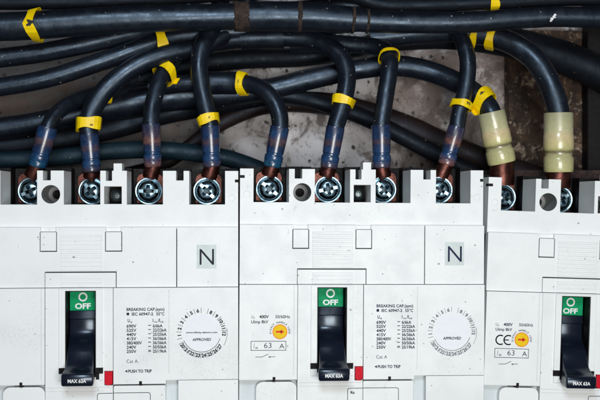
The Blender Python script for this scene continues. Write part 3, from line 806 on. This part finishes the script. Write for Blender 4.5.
GT = 'cables running across behind the breakers'
def runner(name, label, pts, rc, mat='cable', group=GT):
    pts = [q if len(q) == 4 else q + (rc,) for q in pts]
    path = Path(pts)
    root = thing(name, label, 'cable', path.p[0], 0, group)
    tube_part('insulation', path, root, mat)
    return root, path
ra, pa = runner('main_cable', 'thickest black cable right across the top, with rusty dirt rings and a folded marker',
    [(-60, 29, -44, 14), (0, 27, -44, 14), (40, 25, -44, 13.8), (75, 22.5, -44, 13.5), (120, 19.5, -44, 13.2), (170, 18, -44, 13), (235, 16.5, -44, 12.8), (300, 16.5, -44, 12.8), (370, 21, -44, 11.4), (420, 22.5, -44, 11.2), (470, 22, -44, 11.0), (510, 19, -44, 10.6), (550, 16.8, -44, 10.4), (600, 17.5, -44, 10.6), (660, 20, -44, 10.6)], 12)
sj = joint(pa, ra, 240, 16, 352, 19, -44, 1.14, name='joint_sleeve')
def grime_ring(path, root, px0, px1, py, z, grow, rough):
    a, b = path.near(px0, py, z), path.near(px1, py, z)
    a, b = min(a, b), max(a, b)
    P0, P1 = path.p[a], path.p[max(b, a + 1)]
    n = max(5, int((px1 - px0) / 1.2)); bm = bmesh.new(); rng = random.Random(int(px0))
    w0 = B(at(px0, py, z)).x; w1 = B(at(px1, py, z)).x
    pts, rr = [], []
    for k in range(n + 1):
        x = w0 + (w1 - w0) * k / n
        j = min(range(len(path.p)), key=lambda q: abs(path.p[q].x - x)); j2 = min(j + 1, len(path.p) - 1) if path.p[j].x < x else max(j - 1, 0)
        A_, B_ = path.p[j], path.p[j2]; t = (x - A_.x) / (B_.x - A_.x) if abs(B_.x - A_.x) > 1e-9 else 0
        pts.append(A_.lerp(B_, t)); e = min(k, n - k) / max(n / 2, 1)
        rr.append((path.r[j] * grow) * (1 if 0 < k < n else 0.92))
    rings = sweep(bm, pts, rr, root.location, 60)
    for ring in rings:
        for vtx in ring:
            vtx.co += Vector((rng.uniform(-1, 1), rng.uniform(-1, 1), rng.uniform(-1, 1))) * rough * S
    return part('dirt_ring', mesh_from(bm, 'dirt_ring', 60), 'grime', root)
grime_ring(pa, ra, 234, 250, 16.5, -44, 1.16, 0.75)
grime_ring(pa, ra, 297, 302, 16.5, -44, 1.20, 0.5)
grime_ring(pa, ra, 351.5, 354.5, 19, -44, 1.17, 0.35)
grime_ring(pa, ra, 366, 369, 20, -44, 1.06, 0.4)
marker(pa, ra, 37, 25, -44, 10, 0.0, ('4', 8.0, -3, 0, -1.1), 1.12, chev=-6)
# flaked paint mark on the right of the main cable
i = pa.near(550, 20, -44)
g = bmesh.new(); 
for k, (a, b_, rr_) in enumerate([(-2, -3, 1.6), (-.8, -1, 1.9), (0.6, 1.2, 1.7), (1.8, 3.2, 1.5), (2.4, 0.5, .8), (-2.6, -.6, .7)]):
    n = 9; c = []
    for q in range(n):
        t = 2 * math.pi * q / n; x = a + rr_ * math.cos(t) * random.uniform(.6, 1.1); y = b_ + rr_ * math.sin(t) * random.uniform(.6, 1.1)
        ang = (y - 3) / 11.2; R_ = pa.r[i] * (1 + .012 + .002 * k)
        c.append(g.verts.new(pa.p[i] - ra.location + Vector((x * S, -math.cos(ang) * R_, math.sin(ang) * R_))))
    g.faces.new(c)
part('paint_fleck', g, 'white_ink', ra)

rb, pb = runner('cable', 'black cable next below the main cable at the left edge, rising behind it',
    [(-60, 64, -72), (0, 58, -72), (45, 52, -72), (90, 43, -74), (130, 34, -84), (170, 26, -96), (220, 16, -104), (300, 10, -92), (380, 2, -92)], 9.6)
rc_, pc = runner('cable', 'lower of two black cables slanting up from the left edge, yellow tag on it',
    [(-60, 97, -70), (0, 87, -70), (45, 79, -70), (85, 67, -72), (120, 55, -76), (150, 44, -82), (175, 37, -90), (220, 32, -100), (300, 28, -106), (380, 20, -106)], 9.2)
marker(pc, rc_, 160, 41, -84, 11, -0.2, None, 1.28, tail=0)
rd, pd = runner('cable', 'dark cable along the very top edge above the main cable, with a yellow tag',
    [(-60, 2, -66), (60, 2, -66), (160, -2, -66), (260, -8, -66), (340, -7, -66), (380, 4, -66), (420, 5, -66), (500, 2, -66), (560, -1, -66), (660, -2, -66)], 7.4, 'cable_dark')
marker(pd, rd, 494, 2, -66, 9, 0.0, None, 1.15)
re_, pe = runner('cable', 'very thick black cable dropping to the right edge behind the glossy arching cable',
    [(380, 44, -118, 8), (440, 38, -122, 11), (490, 40, -126, 14), (530, 47, -128, 16), (570, 60, -130, 17), (610, 78, -132, 18), (670, 110, -132, 18)], 14, 'cable_dark')
rf, pf = runner('cable', 'dull brown-black cable sagging behind the middle breaker cables towards the right',
    [(120, 175, -150, 6), (165, 163, -150, 6.5), (195, 142, -150, 7), (225, 121, -149, 8), (262, 106, -147, 9), (300, 102, -145, 10.5), (345, 107, -143, 11.5), (400, 124, -141, 12), (445, 144, -141, 12), (490, 162, -141, 12), (560, 185, -141, 12)], 10, 'cable_brown')
rg, pg = runner('cable', 'dark cable loop under the brown one, low behind the middle terminals',
    [(250, 96, -128, 7), (290, 96, -128, 8), (330, 106, -128, 8), (370, 120, -128, 8.5), (420, 146, -128, 8.5), (470, 172, -128, 8.5), (520, 200, -128, 8)], 8, 'cable_dark')
rh, ph_ = runner('cable', 'dark teal cable lying low just above the terminals of the leftmost breaker',
    [(-60, 158, -110), (0, 160, -110), (60, 157, -110), (110, 151, -110), (160, 150, -110), (215, 156, -112), (245, 164, -118), (280, 178, -122)], 8.6, 'cable_teal')
ri, pi_ = runner('cable', 'black cable mostly hidden low at left, behind the two outermost blue sleeves',
    [(-60, 150, -136), (0, 146, -136), (60, 139, -136), (120, 126, -138), (170, 112, -140), (240, 100, -142), (300, 92, -144)], 11, 'cable_dark')
rj, pj = runner('cable', 'dark cable added farthest back to darken the gap under the main cable left of centre',
    [(110, 92, -158), (150, 76, -162), (200, 64, -165), (250, 59, -168), (300, 57, -168), (345, 50, -168), (390, 38, -168), (430, 20, -168), (450, -20, -168)], 9.5, 'cable_dark')  # made-up cable standing in for the shade below the main cable

# ================================================================ SETTING
def world_box(name, x0, x1, y0, y1, z0, z1, mat, **props):
    bm = bmesh.new(); c = B(((x0 + x1) / 2, (y0 + y1) / 2, (z0 + z1) / 2))
    box(bm, x0, x1, y0, y1, z0, z1, lambda u, v, z: B((u, v, z)) - c)
    bmesh.ops.bevel(bm, geom=bm.edges[:], offset=0.7 * S, segments=2, affect='EDGES')
    o = part(name, bm, mat); o.location = c
    for k, v in props.items(): o[k] = v
    return o
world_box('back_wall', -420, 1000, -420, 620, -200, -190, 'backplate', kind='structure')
world_box('fibre_board', at(509, 0, -168)[0], at(592, 0, -168)[0], at(550, 30, -168)[1], 190, -188, -168, 'board', label='stained brown board standing upright behind the two yellow sleeves', category='board')
world_box('upright_post', at(588, 0, -146)[0], at(602, 0, -146)[0], -160, 190, -166, -146, 'post', label='narrow black upright post at the far right behind the cables', category='post')
world_box('mounting_rail', -420, 1000, 166, 182, -150, -119, 'rail', label='rusty brown rail running behind the tops of all the breakers', category='rail')

world_box('added_roof', -420, 1000, -150, -135, -190, 60, 'post', label='unseen dark roof added above all the cables to darken the back', category='light blocker')  # out of view, added to keep light off the upper back
world_box('added_side', -120, -105, -134, 620, -190, 20, 'post', label='unseen dark side wall added beyond the leftmost breaker to block light', category='side light blocker')  # out of view, added to cut ambient light on the left
# ================================================================ CAMERA, LIGHT
cam = bpy.data.cameras.new('camera'); co = link(bpy.data.objects.new('camera', cam))
co.location = B((CX, CY, D)); co.rotation_euler = (math.radians(90), 0, -YAW)
cam.lens = 60; cam.sensor_width = 36; cam.clip_start = 0.01; cam.clip_end = 20
cam.dof.use_dof = True; cam.dof.focus_distance = 1010 * S; cam.dof.aperture_fstop = 14
sc.camera = co
def area(name, p, target, size, sizey, power, colr):
    l = bpy.data.lights.new(name, 'AREA'); l.shape = 'RECTANGLE'; l.size = size * S; l.size_y = sizey * S; l.energy = power; l.color = colr
    o = link(bpy.data.objects.new(name, l)); o.location = B(p)
    o.rotation_euler = (B(target) - B(p)).to_track_quat('-Z', 'Y').to_euler()
    return o
area('key_lamp', (450, 330, 1450), (300, 180, 0), 620, 460, 3.5, (1.0, 0.985, 0.96))
area('fill_lamp', (120, -480, 1350), (300, 180, 0), 420, 300, 2.2, (0.80, 0.90, 1.0))
wd = bpy.data.worlds.new('World'); sc.world = wd; wd.use_nodes = True
bg = wd.node_tree.nodes['Background']; bg.inputs[0].default_value = (0.62, 0.78, 1.0, 1); bg.inputs[1].default_value = 0.05
sc.view_settings.view_transform = 'Standard'; sc.view_settings.look = 'None'; sc.view_settings.exposure = 0.13; sc.view_settings.gamma = 1
